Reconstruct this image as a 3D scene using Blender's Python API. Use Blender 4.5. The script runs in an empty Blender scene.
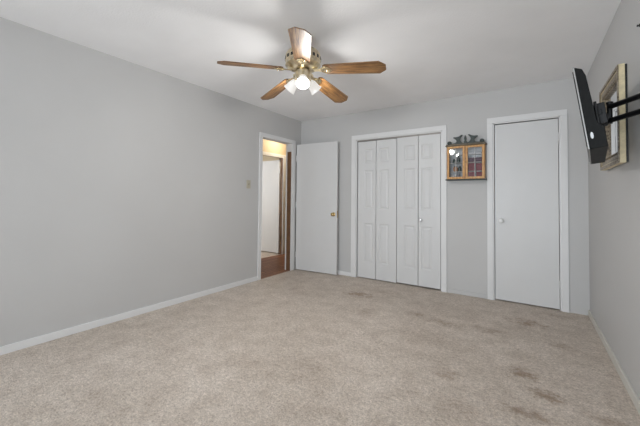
import bpy, bmesh, math, random
from mathutils import Vector, Matrix, Euler
random.seed(4)
C = bpy.context.scene
COL = C.collection
PI = math.pi

# ------------------------------------------------------------------ camera
F_PX, YAW, CY, PITCH, ROLL, EYE = 312.81, 0.5906, 190.75, 0.02583, 0.01001, 1.1472
cam_d = bpy.data.cameras.new('camera')
cam = bpy.data.objects.new('camera', cam_d)
COL.objects.link(cam)
cam_d.sensor_fit = 'HORIZONTAL'
cam_d.sensor_width = 36.0
cam_d.lens = F_PX * 36.0 / 640.0
cam_d.shift_y = (CY - 213.0) / 640.0
cam_d.clip_start = 0.05
fw = Vector((-math.sin(YAW), math.cos(YAW), 0))
rt = Vector((math.cos(YAW), math.sin(YAW), 0))
up = Vector((0, 0, 1))
fw2 = math.cos(PITCH) * fw + math.sin(PITCH) * up
up2 = -math.sin(PITCH) * fw + math.cos(PITCH) * up
cx_ = math.cos(ROLL) * rt + math.sin(ROLL) * up2
cy_ = -math.sin(ROLL) * rt + math.cos(ROLL) * up2
M = Matrix((cx_, cy_, -fw2)).transposed().to_4x4()
M.translation = Vector((0, 0, EYE))
cam.matrix_world = M
C.camera = cam

# ------------------------------------------------------------------ light
C.view_settings.view_transform = 'Standard'
C.view_settings.look = 'None'
C.view_settings.exposure = -0.16
C.view_settings.gamma = 1.0
C.view_settings.use_curve_mapping = False
try:
    C.cycles.use_denoising = True
    C.cycles.max_bounces = 10
    C.cycles.diffuse_bounces = 6
    C.cycles.sample_clamp_indirect = 4.0
except Exception:
    pass
wd = bpy.data.worlds.new('sky')
C.world = wd
wd.use_nodes = True
wd.node_tree.nodes['Background'].inputs[0].default_value = (0.75, 0.86, 1.0, 1)
wd.node_tree.nodes['Background'].inputs[1].default_value = 1.5

SHADE_GLOW = .62
LAMP_W = 23.0
def area_light(name, loc, rot, sx, sy, power, col):
    l = bpy.data.lights.new(name, 'AREA')
    l.shape = 'RECTANGLE'; l.size = sx; l.size_y = sy; l.energy = power; l.color = col
    o = bpy.data.objects.new(name, l); COL.objects.link(o)
    o.location = loc; o.rotation_euler = rot
    return o
# daylight source added behind the camera, at an unseen window in the rear wall
area_light('daylight_added_window', (-.83, -2.61, 1.2), (PI/2+.17, 0, -.22), 2.5, 1.2, 144, (0.855, 0.935, 1.0))

# ------------------------------------------------------------------ materials
def new_mat(name):
    m = bpy.data.materials.new(name); m.use_nodes = True
    nt = m.node_tree
    return m, nt, nt.nodes['Principled BSDF']
def N(nt, typ, **kw):
    n = nt.nodes.new(typ)
    for k, v in kw.items(): setattr(n, k, v)
    return n
def lin(r, g, b):
    f = lambda c: (c/255/12.92) if c/255 <= .04045 else ((c/255+.055)/1.055)**2.4
    return (f(r), f(g), f(b), 1)
def noise(nt, scale, detail=2, rough=.5, coord=None, vec=None):
    n = N(nt, 'ShaderNodeTexNoise')
    n.inputs['Scale'].default_value = scale; n.inputs['Detail'].default_value = detail; n.inputs['Roughness'].default_value = rough
    if vec is not None: nt.links.new(vec, n.inputs['Vector'])
    return n
def coords(nt): return N(nt, 'ShaderNodeTexCoord').outputs['Object']
def ramp(nt, src, stops):
    r = N(nt, 'ShaderNodeValToRGB')
    e = r.color_ramp.elements
    while len(e) < len(stops): e.new(.5)
    for el, (p, c) in zip(e, stops): el.position = p; el.color = c
    nt.links.new(src, r.inputs[0]); return r
def bump(nt, b, src, strength, dist=.01):
    n = N(nt, 'ShaderNodeBump'); n.inputs['Strength'].default_value = strength; n.inputs['Distance'].default_value = dist
    nt.links.new(src, n.inputs['Height']); nt.links.new(n.outputs[0], b.inputs['Normal'])
def simple(name, col, rough=.5, metal=0.0, var=.06, scale=8, bmp=0, bscale=60, spec=.5):
    m, nt, b = new_mat(name)
    co = coords(nt)
    n = noise(nt, scale, 3, .5, vec=co)
    lo = tuple(c*(1-var) for c in col[:3]) + (1,); hi = tuple(min(1, c*(1+var)) for c in col[:3]) + (1,)
    r = ramp(nt, n.outputs['Fac'], [(.3, lo), (.7, hi)])
    nt.links.new(r.outputs[0], b.inputs['Base Color'])
    b.inputs['Roughness'].default_value = rough; b.inputs['Metallic'].default_value = metal
    b.inputs['Specular IOR Level'].default_value = spec
    if bmp:
        n2 = noise(nt, bscale, 3, .6, vec=co); bump(nt, b, n2.outputs['Fac'], bmp, .004)
    return m
MAT = {}
MAT['wall'] = simple('wall_paint', (.535, .53, .525, 1), .55, var=.02, scale=1.5, bmp=.25, bscale=140)
MAT['ceiling'] = simple('ceiling_texture', (.92, .92, .93, 1), .85, var=.02, scale=3, bmp=.5, bscale=70)
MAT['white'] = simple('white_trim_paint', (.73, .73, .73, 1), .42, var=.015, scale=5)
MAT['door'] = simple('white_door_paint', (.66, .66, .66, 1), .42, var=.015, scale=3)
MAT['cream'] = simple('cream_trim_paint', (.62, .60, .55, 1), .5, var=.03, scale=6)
MAT['hallwall'] = simple('hall_wall_paint', (.62, .52, .37, 1), .6, var=.03, scale=3)
MAT['brownjamb_gapshade'] = simple('brown_jamb_and_gap_shade', (.16, .085, .045, 1), .45, var=.2, scale=12)  # brown jamb wood, and the painted shade of the far hall door gap
MAT['dark'] = simple('closet_dark', (.12, .12, .12, 1), .8)
MAT['track'] = simple('track_metal', (.30, .28, .26, 1), .45, .6)
MAT['brass'] = simple('polished_brass', (.80, .69, .47, 1), .2, 1.0, var=.15, scale=25)
MAT['antique'] = simple('antique_brass', (.66, .57, .41, 1), .28, 1.0, var=.3, scale=30, bmp=.3, bscale=60)
MAT['knobbrass'] = simple('door_knob_brass', (.60, .44, .20, 1), .25, 1.0, var=.1)
MAT['nickel'] = simple('satin_metal', (.7, .7, .7, 1), .3, 1.0)
MAT['whiteknob'] = simple('white_porcelain', (.85, .85, .85, 1), .18)
MAT['switch'] = simple('ivory_plastic', (.47, .43, .34, 1), .4)
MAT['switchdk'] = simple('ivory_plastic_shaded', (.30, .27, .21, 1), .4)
MAT['black'] = simple('black_plastic', (.012, .013, .014, 1), .35, var=.2)
MAT['blackback'] = simple('black_back_shell', (.006, .0065, .0065, 1), .6, var=.2, bmp=.2, bscale=200, spec=.2)
MAT['bezel'] = simple('silver_bezel', (.34, .34, .33, 1), .4, .3)
MAT['screen'] = simple('screen_glass', (.006, .006, .007, 1), .12)
MAT['steel'] = simple('black_powder_steel', (.008, .008, .009, 1), .42, .3)
MAT['label'] = simple('white_sticker', (.7, .72, .75, 1), .5)
MAT['frameside'] = simple('cream_gilt', (.66, .56, .36, 1), .45, .15, var=.12, scale=40)
MAT['crest'] = simple('dark_green_wood', (.030, .042, .038, 1), .5, var=.4, scale=60)
MAT['olive'] = simple('olive_brown_wood', (.11, .085, .05, 1), .45, var=.2, scale=30)
MAT['catch'] = simple('worn_brass_catch', (.30, .17, .06, 1), .4, .3)
MAT['shelf'] = simple('pale_shelf', (.55, .54, .52, 1), .5)
MAT['cabback'] = simple('cabinet_back', (.38, .40, .42, 1), .6)
MAT['maroon'] = simple('maroon_cloth', (.17, .025, .04, 1), .6, var=.25, scale=30)
MAT['plum'] = simple('plum_cloth', (.08, .035, .06, 1), .6, var=.2, scale=30)
MAT['tan'] = simple('tan_ceramic', (.42, .19, .08, 1), .4, var=.2, scale=30)
MAT['bottle'] = simple('dark_green_glaze', (.03, .05, .045, 1), .25)
MAT['grey'] = simple('grey_ceramic', (.28, .28, .30, 1), .3)
MAT['rubber'] = simple('dark_metal', (.03, .03, .03, 1), .4, .5)

def wood(name, dark, mid, light, scale=(1, 1, 1), rough=.35, ringscale=14):
    m, nt, b = new_mat(name)
    mp = N(nt, 'ShaderNodeMapping'); mp.inputs['Scale'].default_value = scale
    nt.links.new(coords(nt), mp.inputs[0])
    n = noise(nt, ringscale, 4, .6, vec=mp.outputs[0])
    n2 = noise(nt, ringscale*5, 3, .6, vec=mp.outputs[0])
    mx = N(nt, 'ShaderNodeMath', operation='MULTIPLY_ADD'); nt.links.new(n2.outputs['Fac'], mx.inputs[0]); mx.inputs[1].default_value = .35
    nt.links.new(n.outputs['Fac'], mx.inputs[2])
    r = ramp(nt, mx.outputs[0], [(.48, dark), (.64, mid), (.85, light)])
    nt.links.new(r.outputs[0], b.inputs['Base Color']); b.inputs['Roughness'].default_value = rough
    return m
MAT['blade'] = wood('oak_blade', (.035, .016, .006, 1), (.14, .066, .021, 1), (.31, .165, .06, 1), (1.1, 16, 16), .42, 6)
MAT['oak'] = wood('honey_oak', (.32, .13, .032, 1), (.50, .24, .06, 1), (.62, .34, .10, 1), (6, 6, 1.5), .38, 10)
MAT['goldfront'] = wood('carved_gold', (.065, .05, .035, 1), (.19, .15, .10, 1), (.40, .34, .25, 1), (1, 1, 1), .4, 60)

def mirror_mat():
    m, nt, b = new_mat('mirror_glass')
    b.inputs['Base Color'].default_value = (.86, .87, .88, 1); b.inputs['Metallic'].default_value = 1; b.inputs['Roughness'].default_value = .02
    return m
MAT['mirror'] = mirror_mat()
def pane_mat():
    m = bpy.data.materials.new('clear_glass'); m.use_nodes = True; nt = m.node_tree; nt.nodes.clear()
    o = N(nt, 'ShaderNodeOutputMaterial'); t = N(nt, 'ShaderNodeBsdfTransparent'); g = N(nt, 'ShaderNodeBsdfGlossy'); g.inputs['Roughness'].default_value = .03
    f = N(nt, 'ShaderNodeFresnel'); f.inputs[0].default_value = 1.5; x = N(nt, 'ShaderNodeMixShader')
    nt.links.new(f.outputs[0], x.inputs[0]); nt.links.new(t.outputs[0], x.inputs[1]); nt.links.new(g.outputs[0], x.inputs[2]); nt.links.new(x.outputs[0], o.inputs[0])
    return m
MAT['pane'] = pane_mat()
def glow_mat(name, col, s):
    m, nt, b = new_mat(name)
    b.inputs['Base Color'].default_value = (.45, .45, .45, 1); b.inputs['Roughness'].default_value = .3
    b.inputs['Emission Color'].default_value = col; b.inputs['Emission Strength'].default_value = s
    return m
MAT['shade'] = glow_mat('frosted_lit_glass', (1, .96, .90, 1), SHADE_GLOW)
MAT['bulb'] = glow_mat('lit_bulb', (1, .95, .88, 1), 12)
MAT['halllamp'] = glow_mat('hall_lamp_glass', (1, .80, .50, 1), 4)

STAINS = [  # x, y, rx, ry, strength : worn spots in the carpet
    (-1.72, 3.42, .20, .13, .75), (-1.42, 2.92, .16, .12, .35), (-.95, 3.19, .13, .10, .40), (-.66, 3.12, .25, .10, .40),
    (-.04, 2.50, .10, .09, .95), (.08, 2.30, .10, .07, .95), (.21, 3.95, .16, .09, .30), (-.03, 2.05, .18, .06, .6),
    (-.47, 2.20, .10, .09, .45), (-1.55, 3.68, .24, .12, .35), (-.02, 3.56, .16, .12, .8), (.35, 2.23, .12, .06, .5),
    (-.30, 3.16, .20, .10, .4), (-2.35, 3.10, .25, .16, .25), (-.72, 2.70, .35, .20, .22), (-1.2, 1.75, .3, .3, .15),
    (-1.62, 1.55, .22, .15, .22), (-.35, 1.9, .3, .1, .25), (.20, 3.15, .12, .10, .4), (-1.0, 1.45, .25, .12, .18)]
def carpet_mat():
    m, nt, b = new_mat('beige_carpet')
    co = coords(nt)
    big = noise(nt, 1.3, 4, .62, vec=co)
    mid = noise(nt, 7, 5, .65, vec=co)
    fine = noise(nt, 110, 3, .7, vec=co)
    pile = noise(nt, 42, 3, .7, vec=co)
    r1 = ramp(nt, big.outputs['Fac'], [(.30, (.65, .565, .485, 1)), (.70, (.80, .71, .63, 1))])
    r2 = ramp(nt, mid.outputs['Fac'], [(.32, (.81, .785, .76, 1)), (.60, (1, 1, 1, 1))])
    r3 = ramp(nt, fine.outputs['Fac'], [(.30, (.66, .65, .64, 1)), (.68, (1.15, 1.15, 1.15, 1))])
    r4 = ramp(nt, pile.outputs['Fac'], [(.32, (.72, .705, .69, 1)), (.66, (1.08, 1.08, 1.08, 1))])
    def mul(a, bb, fac=1):
        x = N(nt, 'ShaderNodeMix', data_type='RGBA', blend_type='MULTIPLY'); x.inputs[0].default_value = fac
        nt.links.new(a, x.inputs[6]); nt.links.new(bb, x.inputs[7]); return x.outputs[2]
    c = mul(mul(mul(r1.outputs[0], r2.outputs[0]), r3.outputs[0]), r4.outputs[0])
    # stains
    wob = noise(nt, 13, 5, .75, vec=co)
    tot = None
    sp = N(nt, 'ShaderNodeSeparateXYZ'); nt.links.new(co, sp.inputs[0])
    def math(op, a, bv):
        n = N(nt, 'ShaderNodeMath', operation=op)
        for i, v in enumerate((a, bv)):
            if isinstance(v, (int, float)): n.inputs[i].default_value = v
            else: nt.links.new(v, n.inputs[i])
        return n.outputs[0]
    for (x, y, rx, ry, s) in STAINS:
        dx = math('DIVIDE', math('SUBTRACT', sp.outputs[0], x), rx*.9); dy = math('DIVIDE', math('SUBTRACT', sp.outputs[1], y), ry*.9)
        d = math('SQRT', math('ADD', math('MULTIPLY', dx, dx), math('MULTIPLY', dy, dy)), 0)
        d2 = math('ADD', d, math('MULTIPLY', math('SUBTRACT', wob.outputs['Fac'], .5), 4.2))
        k = N(nt, 'ShaderNodeMapRange'); nt.links.new(d2, k.inputs[0])
        k.inputs[1].default_value = 0.05; k.inputs[2].default_value = 1.15; k.inputs[3].default_value = min(1, s*1.35); k.inputs[4].default_value = 0
        tot = k.outputs[0] if tot is None else math('MAXIMUM', tot, k.outputs[0])
    x = N(nt, 'ShaderNodeMix', data_type='RGBA', blend_type='MULTIPLY')
    nt.links.new(math('MULTIPLY', tot, 1.0), x.inputs[0]); nt.links.new(c, x.inputs[6]); x.inputs[7].default_value = (.55, .465, .385, 1)
    nt.links.new(x.outputs[2], b.inputs['Base Color'])
    b.inputs['Roughness'].default_value = .95; b.inputs['Specular IOR Level'].default_value = .15
    b.inputs['Sheen Weight'].default_value = .15
    hh = math('ADD', fine.outputs['Fac'], pile.outputs['Fac'])
    bump(nt, b, hh, .8, .012)
    return m
MAT['carpet'] = carpet_mat()
def plank_mat():
    m, nt, b = new_mat('red_brown_plank_floor')
    mp = N(nt, 'ShaderNodeMapping'); mp.inputs['Rotation'].default_value = (0, 0, PI/2); nt.links.new(coords(nt), mp.inputs[0])
    br = N(nt, 'ShaderNodeTexBrick'); nt.links.new(mp.outputs[0], br.inputs[0])
    br.inputs['Color1'].default_value = (.23, .10, .055, 1); br.inputs['Color2'].default_value = (.31, .145, .08, 1); br.inputs['Mortar'].default_value = (.08, .035, .02, 1)
    br.inputs['Scale'].default_value = 1; br.inputs['Brick Width'].default_value = .9; br.inputs['Row Height'].default_value = .085; br.inputs['Mortar Size'].default_value = .004
    n = noise(nt, 20, 4, .6, vec=mp.outputs[0])
    x = N(nt, 'ShaderNodeMix', data_type='RGBA', blend_type='MULTIPLY'); x.inputs[0].default_value = .5
    r = ramp(nt, n.outputs['Fac'], [(.3, (.6, .6, .6, 1)), (.7, (1.2, 1.2, 1.2, 1))])
    nt.links.new(br.outputs[0], x.inputs[6]); nt.links.new(r.outputs[0], x.inputs[7]); nt.links.new(x.outputs[2], b.inputs['Base Color'])
    b.inputs['Roughness'].default_value = .5; b.inputs['Specular IOR Level'].default_value = .25
    return m
MAT['plank'] = plank_mat()

# ------------------------------------------------------------------ mesh helpers
class MB:
    def __init__(s): s.bm = bmesh.new()
    def _merge(s, b2, mat=None):
        if mat is not None: bmesh.ops.transform(b2, matrix=mat, verts=b2.verts)
        me = bpy.data.meshes.new('tmp'); b2.to_mesh(me); b2.free()
        s.bm.from_mesh(me); bpy.data.meshes.remove(me)
    def box(s, a, b, bev=0, seg=2, mat=None):
        x = bmesh.new(); bmesh.ops.create_cube(x, size=1)
        for v in x.verts: v.co = Vector([(a[i]+b[i])/2 + v.co[i]*(b[i]-a[i]) for i in range(3)])
        if bev: bmesh.ops.bevel(x, geom=list(x.edges), offset=bev, segments=seg, affect='EDGES', profile=.6)
        s._merge(x, mat); return s
    def lathe(s, prof, seg=32, mat=None, cap0=True, cap1=True):
        x = bmesh.new(); rings = []
        for r, z in prof:
            rings.append([x.verts.new((r*math.cos(2*PI*i/seg), r*math.sin(2*PI*i/seg), z)) for i in range(seg)])
        for A, B in zip(rings, rings[1:]):
            for i in range(seg): x.faces.new((A[i], A[(i+1) % seg], B[(i+1) % seg], B[i]))
        if cap0: x.faces.new(list(reversed(rings[0])))
        if cap1: x.faces.new(rings[-1])
        bmesh.ops.recalc_face_normals(x, faces=list(x.faces))
        s._merge(x, mat); return s
    def tube(s, p0, p1, r, r1=None, seg=16):
        p0, p1 = Vector(p0), Vector(p1); d = p1-p0
        q = d.to_track_quat('Z', 'Y').to_matrix().to_4x4(); q.translation = p0
        return s.lathe([(r, 0), (r if r1 is None else r1, d.length)], seg, q)
    def path(s, pts, r, seg=10):
        for a, b in zip(pts, pts[1:]): s.tube(a, b, r, seg=seg)
        return s
    def prism(s, pts, t, mat=None, bev=0):   # outline in xy, thickness in z centred
        x = bmesh.new()
        f = x.faces.new([x.verts.new((p[0], p[1], -t/2)) for p in pts])
        e = bmesh.ops.extrude_face_region(x, geom=[f])
        bmesh.ops.translate(x, vec=(0, 0, t), verts=[v for v in e['geom'] if isinstance(v, bmesh.types.BMVert)])
        bmesh.ops.recalc_face_normals(x, faces=list(x.faces))
        if bev: bmesh.ops.bevel(x, geom=list(x.edges), offset=bev, segments=1, affect='EDGES')
        s._merge(x, mat); return s
    def build(s, name, mat, parent=None, smooth=False, loc=None):
        me = bpy.data.meshes.new(name)
        bmesh.ops.recalc_face_normals(s.bm, faces=list(s.bm.faces))
        s.bm.to_mesh(me); s.bm.free()
        me.materials.append(MAT[mat] if isinstance(mat, str) else mat)
        if smooth:
            me.shade_smooth()
            try: me.set_sharp_from_angle(angle=math.radians(35))
            except Exception: pass
        o = bpy.data.objects.new(name, me); COL.objects.link(o)
        if parent: o.parent = parent
        if loc: o.location = loc
        return o
def thing(name, label, cat, loc=(0, 0, 0), rot=(0, 0, 0), group=None, matrix=None):
    o = bpy.data.objects.new(name, None); COL.objects.link(o)
    o.empty_display_size = .1
    if matrix is not None: o.matrix_world = matrix
    else: o.location = loc; o.rotation_euler = rot
    tag(o, label, cat, group); return o
def tag(o, label, cat, group=None):
    o['label'] = label; o['category'] = cat
    if group: o['group'] = group
    return o
def struct(o): o['kind'] = 'structure'; return o
def boxes(name, mat, lst, bev=0):
    m = MB()
    for a, b in lst: m.box(a, b, bev)
    return struct(m.build(name, mat))

# ------------------------------------------------------------------ room shell
XL, XR, YB, YF, H = -3.174, 0.496, 4.151, -2.50, 2.44
T = .115
boxes('floor', 'carpet', [((XL, YF, -.06), (XR, YB+.75, 0))])
boxes('ceiling', 'ceiling', [((XL-T, YF-T, H), (XR+T, YB+.8, H+.08))])
OY0, OY1, OZ = 3.235, 3.905, 2.026       # hall doorway in the left wall
boxes('wall_left', 'wall', [((XL-T, YF-T, 0), (XL, OY0-.02, H)), ((XL-T, OY1+.02, 0), (XL, YB+.8, H)), ((XL-T, OY0-.02, OZ+.02), (XL, OY1+.02, H))])
boxes('wall_right', 'wall', [((XR, YF-T, 0), (XR+T, YB+.8, H))])
CX0, CX1, CZ = -2.140, -.922, 2.030       # closet opening
DX0, DX1, DZ = -.356, .275, 2.052         # narrow door opening
boxes('wall_back', 'wall', [((XL, YB, 0), (CX0, YB+T, H)), ((CX0, YB, CZ), (CX1, YB+T, H)), ((CX1, YB, 0), (DX0, YB+T, H)),
                            ((DX0, YB, DZ), (DX1, YB+T, H)), ((DX1, YB, 0), (XR, YB+T, H))])
boxes('wall_closet', 'dark', [((XL, YB+.70, 0), (XR, YB+.76, H)), ((-.70, YB+T, 0), (-.62, YB+.70, H))])
WX0, WX1, WZ0, WZ1 = -2.10, .44, .6, 1.82  # unseen window, added to carry the daylight source
boxes('wall_front', 'wall', [((XL, YF-T, 0), (WX0, YF, H)), ((WX1, YF-T, 0), (XR, YF, H)), ((WX0, YF-T, 0), (WX1, YF, WZ0)), ((WX0, YF-T, WZ1), (WX1, YF, H))])
w = boxes('added_window_1', 'white', [((WX0, YF-.09, WZ0), (WX0+.05, YF-.03, WZ1)), ((WX1-.05, YF-.09, WZ0), (WX1, YF-.03, WZ1)),
    ((WX0, YF-.09, WZ0), (WX1, YF-.03, WZ0+.05)), ((WX0, YF-.09, WZ1-.05), (WX1, YF-.03, WZ1)), (((WX0+WX1)/2-.03, YF-.09, WZ0), ((WX0+WX1)/2+.03, YF-.03, WZ1))])
MB().box((WX0, YF-.062, WZ0), (WX1, YF-.058, WZ1)).build('pane', 'pane', w)

# hall and the room beyond it
HX = -4.245
boxes('floor_hall', 'plank', [((HX-.02, 2.5, -.06), (XL-.0005, 5.6, -.002))])
boxes('floor_far_room', 'carpet', [((-6.0, 2.5, -.06), (HX-.0205, 5.6, -.001))])
boxes('ceiling_hall', 'ceiling', [((-6.0, 2.5, H), (XL-T, 5.6, H+.08))])
HO0, HO1, HOZ = 4.10, 4.945, 1.985
boxes('wall_hall', 'hallwall', [((HX-.1, 2.5, 0), (HX, HO0, H)), ((HX-.1, HO1, 0), (HX, 5.6, H)), ((HX-.1, HO0, HOZ), (HX, HO1, H))])
boxes('wall_hall_end', 'hallwall', [((-6.0, 5.6, 0), (XL, 5.7, H)), ((-6.0, 2.4, 0), (XL-T, 2.5, H)), ((XL-T, YB+.8, 0), (XL, 5.6, H))])
boxes('wall_far_room', 'wall', [((-6.1, 2.4, 0), (-6.0, 5.7, H))])
boxes('gap_shade_strip', 'brownjamb_gapshade', [((HX-.099, HO1-.012, 0), (HX-.002, HO1+.001, HOZ))])  # shadow gap between door leaf and casing, painted as a dark brown strip
boxes('trim_5', 'white', [((HX, HO1-.005, 0), (HX+.016, HO1+.10, HOZ+.062)), ((HX, HO0-.062, HOZ-.005), (HX+.016, HO1-.0055, HOZ+.062)), ((HX, HO0-.062, 0), (HX+.016, HO0+.005, HOZ-.0055))], .003)

# casings and jambs
def casing_back(name, x0, x1, z, wl, wr, wt, depth=.016):
    boxes(name, 'white', [((x0-wl, YB-depth, 0), (x0, YB, z)), ((x1, YB-depth, 0), (x1+wr, YB, z)), ((x0-wl, YB-depth, z), (x1+wr, YB, z+wt)),
        ((x0-.004, YB-.001, 0), (x0+.014, YB+T, z)), ((x1-.014, YB-.001, 0), (x1+.004, YB+T, z)), ((x0, YB-.001, z-.012), (x1, YB+T, z+.004))], .0025)
casing_back('trim_1', CX0, CX1, CZ, .072, .058, .064)
casing_back('trim_2', DX0, DX1, DZ, .058, .058, .062)
d = .016
boxes('trim_3', 'white', [((XL, OY0-.058, 0), (XL+d, OY0, OZ)), ((XL, OY1, 0), (XL+d, OY1+.085, OZ)), ((XL, OY0-.058, OZ), (XL+d, OY1+.085, OZ+.06)),
    ((XL-T, OY0-.02, 0), (XL+.001, OY0, OZ)), ((XL-T, OY1, 0), (XL+.001, OY1+.02, OZ)), ((XL-T, OY0-.02, OZ), (XL+.001, OY1+.02, OZ+.02))], .0025)
boxes('trim_4', 'brownjamb_gapshade', [((XL-.080, OY1-.010, 0), (XL-.004, OY1, 1.90))], .002)     # unpainted stop on the far jamb
boxes('trim_6', 'track', [((CX0+.016, YB+.012, CZ-.032), (CX1-.016, YB+.045, CZ-.013))])

# baseboards
def bb(name, mat, a, b): return boxes(name, mat, [(a, b)], .004)
bb('baseboard_left', 'white', (XL, YF, 0), (XL+.013, OY0-.06, .06))
bb('baseboard_back', 'white', (XL+.02, YB-.013, 0), (CX0-.074, YB, .06))
bb('baseboard_back_middle', 'wall', (CX1+.060, YB-.011, 0), (DX0-.060, YB, .05))
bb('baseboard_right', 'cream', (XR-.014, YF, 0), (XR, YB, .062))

# ------------------------------------------------------------------ doors
def knob(parent, name, mat, loc, direction, r=.026, rose=.03):
    q = Vector(direction).to_track_quat('Z', 'Y').to_matrix().to_4x4(); q.translation = Vector(loc)
    m = MB().lathe([(rose, 0), (rose, .004), (rose*.8, .008), (.011, .010), (.010, .028), (r*.75, .034), (r, .044), (r*.96, .054), (r*.7, .062), (.004, .065)], 24, q)
    return m.build(name, mat, parent, True)
# entry door leaf standing open in front of the back wall
hp = Vector((-3.143, 4.018, 0)); he = Vector((-2.412, 4.076, 0))
ang = math.atan2(he.y-hp.y, he.x-hp.x); LW = (he-hp).length
e = bpy.data.objects.new('door_1', None); COL.objects.link(e); e.location = hp; e.rotation_euler = (0, 0, ang); struct(e)
e['label'] = 'white flush door standing open against the back wall, beside the hall doorway'; e['category'] = 'door'
MB().box((0, -.0175, .012), (LW, .0175, 2.022), .002).build('door_slab', 'door', e)
knob(e, 'door_knob', 'knobbrass', (LW-.055, -.0175, .915), (0, -1, 0))
knob(e, 'door_knob', 'knobbrass', (LW-.055, .0175, .915), (0, 1, 0), r=.022, rose=.028).scale = (1, 1, 1)
MB().box((LW-.001, -.011, .86), (LW+.002, .011, .97)).build('latch_plate', 'knobbrass', e)
for z in (.25, 1.05, 1.8): MB().tube((-.006, -.019, z-.045), (-.006, -.019, z+.045), .006).build('hinge', 'nickel', e, True)

# narrow closed door at the right
e = bpy.data.objects.new('door_2', None); COL.objects.link(e); e.location = (DX0+.016, YB+.004, 0); struct(e)
e['label'] = 'narrow closed white flush door with a white knob, right of the cabinet'; e['category'] = 'door'
w2 = DX1-DX0-.032
MB().box((.004, .008, .012), (w2-.003, .043, DZ-.022), .002).build('door_slab', 'door', e)
knob(e, 'door_knob', 'whiteknob', (.066, .008, .918), (0, -1, 0), r=.027, rose=.032)
for z in (.27, 1.83): MB().tube((w2+.002, .000, z-.045), (w2+.002, .000, z+.045), .0075).box((w2-.012, .005, z-.045), (w2+.012, .009, z+.045)).build('hinge', 'door', e, True)

# bifold closet doors : each leaf has three moulded fields
ROWS = [(.235, .80), (1.01, 1.57), (1.68, 1.88)]
def leaf_mesh(w, z0, z1, t, fx0, fx1):
    m = MB(); bm = m.bm
    def q(a, b, y0=0):  # front quad
        bm.faces.new([bm.verts.new(p) for p in ((a[0], y0, a[1]), (b[0], y0, a[1]), (b[0], y0, b[1]), (a[0], y0, b[1]))])
    q((0, z0), (fx0, z1)); q((fx1, z0), (w, z1))
    zs = [z0]+[z for r in ROWS for z in r]+[z1]
    for k in range(0, len(zs), 2): q((fx0, zs[k]), (fx1, zs[k+1]))
    for (a, b) in ROWS:
        steps = [(0, 0), (.010, .007), (.022, .008), (.040, .0015)]
        prev = None
        for ins, dep in steps:
            r = [bm.verts.new(p) for p in ((fx0+ins, dep, a+ins), (fx1-ins, dep, a+ins), (fx1-ins, dep, b-ins), (fx0+ins, dep, b-ins))]
            if prev:
                for i in range(4): bm.faces.new((prev[i], prev[(i+1) % 4], r[(i+1) % 4], r[i]))
            prev = r
        bm.faces.new(prev)
    P = [(0, z0), (w, z0), (w, z1), (0, z1)]
    for i in range(4):
        a, b = P[i], P[(i+1) % 4]
        bm.faces.new([bm.verts.new(p) for p in ((a[0], 0, a[1]), (b[0], 0, b[1]), (b[0], t, b[1]), (a[0], t, a[1]))])
    bm.faces.new([bm.verts.new((p[0], t, p[1])) for p in reversed(P)])
    bmesh.ops.remove_doubles(bm, verts=bm.verts, dist=1e-5)
    return m
XS = [CX0+.024, -1.825, -1.521, -1.224, CX1-.018]
FLD = [(.36, .86), (.13, .64), (.35, .86), (.14, .64)]
LBL = ['left pair of white panelled bifold closet doors', 'right pair of white panelled bifold closet doors, with the small knob']
for k in range(2):
    e = bpy.data.objects.new('door_%d' % (3+k), None); COL.objects.link(e); e.location = (XS[2*k], YB+.012, 0); struct(e)
    e['label'] = LBL[k]; e['category'] = 'closet door'
    for j in range(2):
        i = 2*k+j
        x0 = XS[i]-XS[2*k]; wd_ = XS[i+1]-XS[i]-.0075
        z0 = .012 if k == 0 else .020
        lf = leaf_mesh(wd_, z0, CZ-.034-(.0 if k else .004), .032, FLD[i][0]*wd_, FLD[i][1]*wd_).build('door_leaf', 'door', e, loc=(x0+.0037, 0, 0))
        # pairs do not lie perfectly flat
        lf.rotation_euler = (0, 0, math.radians([-.6, .6, -.9, .9][i]))
        if j: lf.location.y = -math.sin(math.radians([0, .6, 0, .9][i]))*wd_*1.0
    if k == 1: knob(e, 'door_knob', 'nickel', (XS[3]-XS[2]+.040, -.003, .885), (0, -1, 0), r=.021, rose=.014)

# far hall door, open into the room beyond
e = bpy.data.objects.new('door_5', None); COL.objects.link(e); e.location = (HX-.038, HO1-.026, 0); struct(e)
e['label'] = 'white door across the hall, open into the far room'; e['category'] = 'door'
e.rotation_euler = (0, 0, math.radians(180-1.5))
MB().box((.02, -.0175, .022), (.78, .0175, HOZ-.04), .002).build('door_slab', 'door', e)
for z in (.33, 1.72): MB().tube((.004, .02, z-.05), (.004, .02, z+.05), .009).build('hinge', 'nickel', e, True)
knob(e, 'door_knob', 'knobbrass', (.72, .0175, .92), (0, 1, 0))

# hall lamp
e = thing('ceiling_light', 'domed ceiling lamp glowing in the hall beyond the doorway', 'ceiling light', (-3.95, 4.70, H))
MB().lathe([(.11, 0), (.11, -.018), (.10, -.022)], 32).build('base_plate', 'brass', e, True)
MB().lathe([(.098, -.02), (.095, -.05), (.07, -.085), (.03, -.102), (.004, -.105)], 32).build('lamp_shade', 'halllamp', e, True)
pl = bpy.data.lights.new('hall_lamp_light', 'POINT'); pl.energy = 11; pl.color = (1, .84, .62); pl.shadow_soft_size = .08
o = bpy.data.objects.new('hall_lamp_light', pl); COL.objects.link(o); o.location = (0, 0, -.17); o.parent = e
area_light('far_room_fill', (-5.2, 2.9, 1.6), (PI/2, 0, 0), 1.2, 1.2, 32, (.95, .98, 1))  # unseen fill light added to brighten the open door leaf

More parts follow.
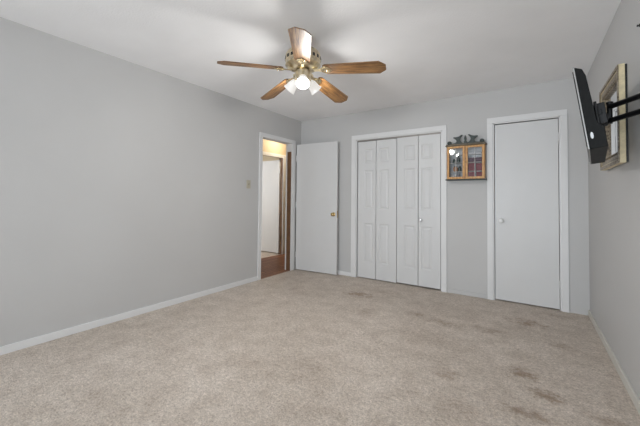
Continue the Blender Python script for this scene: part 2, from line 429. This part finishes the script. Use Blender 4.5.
# ------------------------------------------------------------------ light switch
e = thing('light_switch', 'ivory toggle light switch on the left wall beside the hall doorway', 'light switch', (XL, 2.985, 1.335), (0, 0, 0))
MB().box((0, -.035, -.057), (.006, .035, .057), .003).build('cover_plate', 'switch', e)
MB().box((.005, -.006, -.013), (.009, .006, .013)).box((.006, -.004, .0), (.017, .004, .010), .001).build('toggle', 'switchdk', e)
for z in (-.03, .03): MB().tube((.005, 0, z), (.0072, 0, z), .003).build('screw', 'switchdk', e)

# ------------------------------------------------------------------ ceiling fan
FX, FY, FZ = -1.491, 1.964, 2.169
fan = thing('ceiling_fan', 'five-bladed oak and brass ceiling fan with three lit frosted lamp shades', 'ceiling fan', (FX, FY, 0))
MB().lathe([(.066, H), (.070, H-.012), (.064, H-.04), (.042, H-.062), (.02, H-.070)], 32).build('canopy', 'brass', fan, True)
MB().lathe([(.0125, H-.06), (.0125, 2.30)], 16).build('downrod', 'brass', fan, True)
MB().lathe([(.03, 2.330), (.075, 2.326), (.120, 2.312), (.138, 2.288), (.142, 2.262), (.142, 2.236), (.136, 2.218), (.140, 2.212), (.140, 2.202), (.118, 2.186), (.088, 2.172), (.05, 2.165)], 48).build('motor_housing', 'antique', fan, True)
slot = None
for i in range(20):   # cast vents around the lower motor shell
    if slot is None: slot = V = MB().box((-.011, -.0015, -.012), (.011, .0015, .012), .001).build('vent_slot', 'rubber', fan)
    else: V = slot.copy(); COL.objects.link(V); V.parent = fan
    V.matrix_basis = Matrix.Rotation(2*PI*i/20, 4, 'Z') @ Matrix.Translation((.142, 0, 2.249)) @ Matrix.Rotation(PI/2, 4, 'Z')
MB().lathe([(.05, 2.17), (.062, 2.155), (.064, 2.10), (.056, 2.088), (.040, 2.080), (.028, 2.062), (.010, 2.055)], 32).build('switch_housing', 'antique', fan, True)
PH = math.radians(-54.9)
TX, TY, DR = .014, -.029, -.053
R0, R1 = .170, .650
hw0, hw1 = .060, .073
out = [(R0, -hw0*.78), (R0+.02, -hw0), (R1-.048, -hw1), (R1-.004, -.034), (R1, -.028), (R1, .028), (R1-.004, .034), (R1-.048, hw1), (R0+.02, hw0), (R0, hw0*.78)]
bl0 = MB().prism(out, .006, bev=.0008)
ir0 = MB()
ir0.prism([(.09, -.016), (.125, -.012), (.15, -.022), (.18, -.043), (.215, -.034), (.24, 0), (.215, .034), (.18, .043), (.15, .022), (.125, .012), (.09, .016)], .005, Matrix.Translation((0, 0, -.0065)), .0012)
ir0.lathe([(.032, -.006), (.034, .0), (.028, .004), (.022, .0)], 24, Matrix.Translation((.185, 0, -.011)) @ Matrix.Rotation(PI, 4, 'X'))
for (px, py) in ((.185, 0), (.207, .02), (.207, -.02)): ir0.lathe([(.007, 0), (.006, .003), (.002, .004)], 12, Matrix.Translation((px, py, -.009)) @ Matrix.Rotation(PI, 4, 'X'))
ir0.box((.085, -.014, -.004), (.125, .014, .016), .003)
bl = ir = None
for i in range(5):
    a = PH - i*2*PI/5
    tipz = DR + TX*math.cos(a) + TY*math.sin(a)
    if bl is None:
        bl = bl0.build('fan_blade', 'blade', fan); ir = ir0.build('blade_arm', 'brass', fan, True); B, I = bl, ir
    else:
        B = bl.copy(); COL.objects.link(B); B.parent = fan; I = ir.copy(); COL.objects.link(I); I.parent = fan
    rot = Matrix.Rotation(a, 4, 'Z') @ Matrix.Rotation(-math.atan2(tipz, .64), 4, 'Y') @ Matrix.Rotation(math.radians(-12.5), 4, 'X')
    mt = Matrix.Translation((0, 0, FZ)) @ rot
    B.matrix_basis = mt; I.matrix_basis = mt
def shade_mat(a, tilt): return Matrix.Rotation(a, 4, 'Z') @ Matrix.Translation((.048, 0, 2.102)) @ Matrix.Rotation(PI-tilt, 4, 'Y') @ Matrix.Scale(.88, 4)
for i in range(3):
    a = PH + math.radians(2) + i*2*PI/3
    mt = shade_mat(a, math.radians(40 if i == 0 else 48))
    MB().lathe([(.020, -.012), (.022, .0), (.026, .010), (.024, .024)], 24, mt).build('lamp_socket', 'brass', fan, True)
    s = MB().lathe([(.024, .018), (.033, .028), (.042, .05), (.046, .08), (.050, .105), (.058, .125), (.055, .125), (.047, .105), (.043, .08), (.039, .05), (.029, .028), (.020, .020)], 32, mt, cap0=False, cap1=False).build('lamp_shade', 'shade', fan, True)
    b = MB().lathe([(.012, .024), (.014, .04), (.024, .062), (.026, .078), (.020, .095), (.006, .102)], 20, mt).build('bulb', 'bulb', s, True)
    l = bpy.data.lights.new('fan_lamp_light', 'POINT'); l.energy = LAMP_W; l.color = (1, .985, .955); l.shadow_soft_size = .045
    o = bpy.data.objects.new('fan_lamp_light', l); COL.objects.link(o); o.parent = fan; o.location = mt @ Vector((0, 0, .110))

# ------------------------------------------------------------------ wall cabinet
CBX0, CBX1, CBZ0, CBZ1, CBY = -.842, -.430, 1.402, 1.802, 4.052
cab = thing('wall_cabinet', 'small honey oak wall cabinet with two glass doors and dark carved crest', 'cabinet', (0, 0, 0))
YW = YB-.001
MB().box((CBX0, CBY+.016, CBZ0), (CBX0+.012, YW, CBZ1)).box((CBX1-.012, CBY+.016, CBZ0), (CBX1, YW, CBZ1)).box((CBX0+.012, CBY+.016, CBZ0), (CBX1-.012, YW, CBZ0+.012)).box((CBX0+.012, CBY+.016, CBZ1-.012), (CBX1-.012, YW, CBZ1)).build('case', 'oak', cab)
MB().box((CBX0+.012, YW-.008, CBZ0+.012), (CBX1-.012, YW, CBZ1-.012)).build('back_panel', 'cabback', cab)
SH = [1.497, 1.602, 1.700]
for z in SH: MB().box((CBX0+.013, CBY+.026, z-.005), (CBX1-.013, YW-.009, z), .001).build('shelf', 'shelf', cab)
MB().box((CBX0-.016, CBY-.014, CBZ0-.014), (CBX1+.016, YW, CBZ0-.001), .004).build('bottom_moulding', 'crest', cab)
MB().box((CBX0-.018, CBY-.016, CBZ1+.001), (CBX1+.020, YW, CBZ1+.010), .003).box((CBX0-.010, CBY-.006, CBZ1+.010), (CBX1+.010, YW, CBZ1+.026), .004).build('top_moulding', 'olive', cab)
# carved crest : swan-neck scrolls, a centre finial and end rosettes, standing on the top moulding
cxm = (CBX0+CBX1)/2; zb = CBZ1+.024
crest = MB()
toXZ = lambda: Matrix.Translation((cxm, CBY+.012, zb)) @ Matrix.Rotation(PI/2, 4, 'X')
def half(sg):
    outer = [(0, 0), (.20, 0), (.20, .008), (.15, .010), (.115, .015), (.098, .030), (.10, .048), (.118, .064), (.136, .076), (.132, .088), (.10, .086), (.07, .092), (.046, .108), (.030, .108), (.034, .096), (.052, .076), (.060, .056), (.054, .036), (.042, .020), (.025, .012), (0, .010)]
    pts = [(sg*x, z) for x, z in outer]
    return pts if sg > 0 else list(reversed(pts))
for sg in (1, -1): crest.prism(half(sg), .018, toXZ(), .002)
crest.prism([(-.014, 0), (.014, 0), (.016, .024), (.008, .038), (.015, .056), (.010, .080), (0, .104), (-.010, .080), (-.015, .056), (-.008, .038), (-.016, .024)], .024, toXZ(), .003)
for sg in (1, -1):
    crest.lathe([(.024, -.012), (.024, .010), (.016, .014), (.008, .010)], 20, Matrix.Translation((cxm+sg*.178, CBY+.012, zb+.018)) @ Matrix.Rotation(PI/2, 4, 'X'))
crest.build('carved_crest', 'crest', cab, True)
fx = .026
for k in range(2):
    x0, x1 = (CBX0+.001, cxm-.001) if k == 0 else (cxm+.001, CBX1-.001)
    z0, z1 = CBZ0+.001, CBZ1-.001
    dr = MB().box((x0, CBY, z0), (x0+fx, CBY+.015, z1), .002).box((x1-fx, CBY, z0), (x1, CBY+.015, z1), .002).box((x0+fx-.001, CBY+.0005, z0), (x1-fx+.001, CBY+.015, z0+fx), .002).box((x0+fx-.001, CBY+.0005, z1-fx), (x1-fx+.001, CBY+.015, z1), .002).build('cabinet_door', 'oak', cab)
    if k == 0:      # the left door is not quite shut
        dr.matrix_basis = Matrix.Translation((x0, CBY+.015, 0)) @ Matrix.Rotation(math.radians(-3.6), 4, 'Z') @ Matrix.Translation((-x0, -CBY-.015, 0))
    MB().box((x0+fx-.004, CBY+.009, z0+fx-.004), (x1-fx+.004, CBY+.011, z1-fx+.004)).build('pane', 'pane', dr)
    mx = (x0+x1)/2
    MB().box((mx-.003, CBY+.004, z0+fx), (mx+.003, CBY+.0085, z1-fx)).build('glazing_bar', 'shelf', dr)
MB().box((cxm-.016, CBY-.012, 1.588), (cxm+.014, CBY, 1.618), .004).build('door_catch', 'catch', cab)
# what stands on its shelves
yb0 = CBY+.034
def boxthing(name, label, cat, x0, x1, z0, z1, mat, dp=.045, group=None):
    e = thing(name, label, cat, ((x0+x1)/2, yb0, z0), group=group); w_, h_ = x1-x0, z1-z0
    MB().box((-w_/2, .002, .002), (w_/2-.004, dp, h_-.002), .001).build('pages', 'shelf', e)
    MB().box((-w_/2, 0, 0), (w_/2, dp+.002, .002)).box((-w_/2, 0, h_-.002), (w_/2, dp+.002, h_)).box((w_/2-.002, 0, .002), (w_/2, dp+.002, h_-.002)).box((-w_/2, -.002, 0), (w_/2, .0005, h_), .0008).build('cover', mat, e)
    return e
rx0, rx1 = cxm+fx+.004, CBX1-fx-.003; rm = (rx0+rx1)/2
boxthing('small_book', 'maroon book on the middle shelf behind the right cabinet door, left of its glazing bar', 'book', rx0, rm-.008, 1.4975, 1.590, 'maroon', group='maroon books in the cabinet')
boxthing('small_book', 'maroon book on the middle shelf behind the right cabinet door, right of its glazing bar', 'book', rm+.008, rx1, 1.4975, 1.586, 'maroon', group='maroon books in the cabinet')
boxthing('small_book', 'maroon book on the cabinet floor behind the right door, left of its glazing bar', 'book', rx0, rm-.008, 1.4145, 1.484, 'maroon', group='maroon books in the cabinet')
boxthing('small_book', 'maroon book on the cabinet floor behind the right door, right of its glazing bar', 'book', rm+.012, rx1, 1.4145, 1.482, 'maroon', group='maroon books in the cabinet')
boxthing('small_book', 'wide plum book on the shelf above the maroon books in the cabinet', 'book', rx0, rx1, 1.6025, 1.658, 'plum')
boxthing('small_book', 'grey blue flat book on the top shelf behind the right cabinet door', 'book', rx0+.004, rx1-.01, 1.7005, 1.724, 'grey')
lx0, lx1 = CBX0+fx+.006, cxm-fx-.004
def lathething(name, label, cat, x, z, prof, mat, lid=None):
    e = thing(name, label, cat, (x, yb0+.024, z))
    MB().lathe(prof, 20).build('body', mat, e, True)
    if lid: MB().lathe(lid, 20).build('lid', 'crest', e, True)
    return e
lathething('ceramic_jar', 'rounded tan jar on the middle shelf behind the left cabinet door', 'jar', lx0+.056, 1.4975, [(.018, 0), (.026, .012), (.027, .04), (.020, .056), (.016, .060)], 'tan', [(.018, .060), (.018, .066), (.005, .070)])
lathething('ceramic_bottle', 'dark green bottle beside the tan jar behind the left cabinet door', 'bottle', lx0+.105, 1.4975, [(.016, 0), (.018, .01), (.018, .042), (.008, .056), (.007, .070)], 'bottle')
lathething('small_bowl', 'grey bowl on the floor of the cabinet behind the left door', 'bowl', lx0+.030, 1.4145, [(.012, 0), (.026, .018), (.028, .034), (.025, .034), (.018, .012)], 'shelf')
lathething('small_vase', 'grey vase on the floor of the cabinet, right of the grey bowl', 'vase', lx0+.085, 1.4145, [(.014, 0), (.022, .014), (.020, .034), (.012, .048), (.015, .056)], 'grey')
lathething('small_vase', 'dark slender vase on the upper shelf behind the left cabinet door', 'vase', lx0+.090, 1.6025, [(.014, 0), (.019, .02), (.016, .055), (.008, .075), (.012, .092)], 'bottle')
lathething('ceramic_bottle', 'dark squat bottle on the upper shelf behind the left cabinet door', 'bottle', lx0+.040, 1.6025, [(.018, 0), (.020, .015), (.016, .035), (.008, .045), (.009, .052)], 'bottle')

# ------------------------------------------------------------------ television on its wall arm
tyaw, ttilt, troll = .131, .133, -.013
c_, s_ = math.cos(tyaw), math.sin(tyaw)
w_ = Vector((s_, c_, 0)); n_ = Vector((c_, -s_, 0)); v_ = Vector((0, 0, 1))
n2 = math.cos(ttilt)*n_ + math.sin(ttilt)*v_; v2 = -math.sin(ttilt)*n_ + math.cos(ttilt)*v_
w3 = math.cos(troll)*w_ + math.sin(troll)*v2; v3 = -math.sin(troll)*w_ + math.cos(troll)*v2
TM = Matrix((w3, n2, v3)).transposed().to_4x4(); TM.translation = Vector((.241, 2.027, 1.406))
tv = thing('television', 'black flat television seen edge on, tilted forward on an arm', 'television', matrix=TM)
TW, TH = .739, .43
# local axes : x along the width, y from screen to back, z up
MB().box((0, .002, 0), (TW, .008, TH), .001).build('bezel', 'bezel', tv)
MB().box((.016, -.002, .016), (TW-.016, .001, TH-.016), .0005).build('screen', 'screen', tv)
prof = [(.008, 0.0), (.076, 0.0), (.078, .10), (.055, .125), (.046, TH-.055), (.036, TH-.018), (.008, TH)]
shell = MB().prism(prof, TW-.006, Matrix.Translation((TW/2, 0, 0)) @ Matrix(((0, 0, 1, 0), (1, 0, 0, 0), (0, 1, 0, 0), (0, 0, 0, 1))), .002)
shell.build('back_shell', 'blackback', tv)
MB().prism([(.026+.006*math.cos(t), .066+.017*math.sin(t)) for t in [2*PI*i/16 for i in range(16)]], .0012, Matrix.Translation((.0022, 0, 0)) @ Matrix(((0, 0, 1, 0), (1, 0, 0, 0), (0, 1, 0, 0), (0, 0, 0, 1)))).build('sticker', 'label', tv)

arm = thing('television_wall_mount', 'black steel swivel arm carrying the television off the right wall', 'wall mount', (XR, 2.165, 1.63))
base = Vector((XR, 2.165, 1.63))
def toloc(m): return m
inv = Matrix.Translation(-base)
WB = 0.235   # along the width where the bracket sits
m = MB()
m.box((WB-.10, .058, .135), (WB+.10, .070, .265), .003)
m.box((WB-.055, .070, .15), (WB-.030, .102, .262), .003).box((WB+.030, .070, .15), (WB+.055, .102, .262), .003)
m.box((WB-.06, .070, .20), (WB+.06, .086, .225), .002)
bmesh.ops.transform(m.bm, matrix=inv @ TM, verts=m.bm.verts)
m.build('bracket_plate', 'steel', arm)
jp = Vector((.368, 2.300, 0)); wp = Vector((.476, 2.095, 0))
m = MB()
for z in (1.668, 1.592): m.tube((jp.x-base.x, jp.y-base.y, z-base.z), (wp.x-base.x, wp.y-base.y, z-base.z), .014)
m.build('arm_bar', 'steel', arm, True)
m = MB().tube((jp.x-base.x, jp.y-base.y, 1.575-base.z), (jp.x-base.x, jp.y-base.y, 1.685-base.z), .012)
m.box((.345-base.x, 2.288-base.y, 1.585-base.z), (.368-base.x, 2.312-base.y, 1.632-base.z), .003)
m.lathe([(.016, 0), (.016, .010), (.010, .014)], 16, Matrix.Translation((jp.x-base.x, jp.y-base.y, 1.683-base.z)))
m.build('swivel_joint', 'steel', arm, True)
MB().tube((wp.x-base.x, wp.y-base.y, 1.57-base.z), (wp.x-base.x, wp.y-base.y, 1.69-base.z), .013).box((-.030, -.09, -.06), (-.010, -.06, .06), .002).box((-.011, -.13, -.11), (-.001, .0, .11), .003).build('wall_plate', 'steel', arm, True)

# ------------------------------------------------------------------ framed mirror on the right wall
mf = thing('wall_mirror', 'gilt framed rectangular mirror on the right wall behind the television', 'mirror', (XR, 0, 0))
MY0, MY1, MZ0, MZ1, MD = 2.585, 3.19, 1.385, 1.990, .043
fwid = .085
m = MB()
def ringbox(m, y0, y1, z0, z1, wv, xa, xb, bev=.002):
    m.box((xa, y0, z0), (xb, y0+wv, z1), bev).box((xa, y1-wv, z0), (xb, y1, z1), bev)
    m.box((xa, y0+wv-.001, z0), (xb, y1-wv+.001, z0+wv), bev).box((xa, y0+wv-.001, z1-wv), (xb, y1-wv+.001, z1), bev)
ringbox(m, MY0, MY1, MZ0, MZ1, .03, -MD+.004, -.011)
m.build('outer_frame', 'frameside', mf)
m = MB(); ringbox(m, MY0+.004, MY1-.004, MZ0+.004, MZ1-.004, .012, -.011, -.001, .0005); m.build('back_board', 'black', mf)
m = MB()
ringbox(m, MY0+.001, MY1-.001, MZ0+.001, MZ1-.001, .022, -MD-.003, -MD+.004, .003)
ringbox(m, MY0+.024, MY1-.024, MZ0+.024, MZ1-.024, .038, -MD+.005, -.008, .006)
ringbox(m, MY0+.062, MY1-.062, MZ0+.062, MZ1-.062, .020, -MD+.014, -.008, .004)
nb = 34
for i in range(nb):    # carved beads along the inner edge
    for (pp, qq) in (((MY0+.07+(MY1-MY0-.14)*i/(nb-1)), None), (None, MZ0+.07+(MZ1-MZ0-.14)*i/(nb-1))):
        for side in (0, 1):
            if pp is not None: ctr = (-MD+.012, pp, MZ0+.070 if side == 0 else MZ1-.070)
            else: ctr = (-MD+.012, MY0+.070 if side == 0 else MY1-.070, qq)
            m.lathe([(.002, -.006), (.0055, -.003), (.0055, .003), (.002, .006)], 8, Matrix.Translation(ctr) @ Matrix.Rotation(PI/2, 4, 'Y'))
m.build('carved_moulding', 'goldfront', mf, True)
MB().box((-.014, MY0+.08, MZ0+.08), (-.010, MY1-.08, MZ1-.08)).build('mirror_glass', 'mirror', mf)

# ------------------------------------------------------------------ small hook high on the right wall
e = thing('wall_hook', 'small black hook high on the right wall above the television arm', 'hook', (XR, 2.322, 2.094))
MB().lathe([(.009, 0), (.009, .003), (.004, .005), (.004, .007), (.007, .009), (.005, .012)], 16, Matrix.Rotation(-PI/2, 4, 'Y')).build('peg', 'black', e, True)
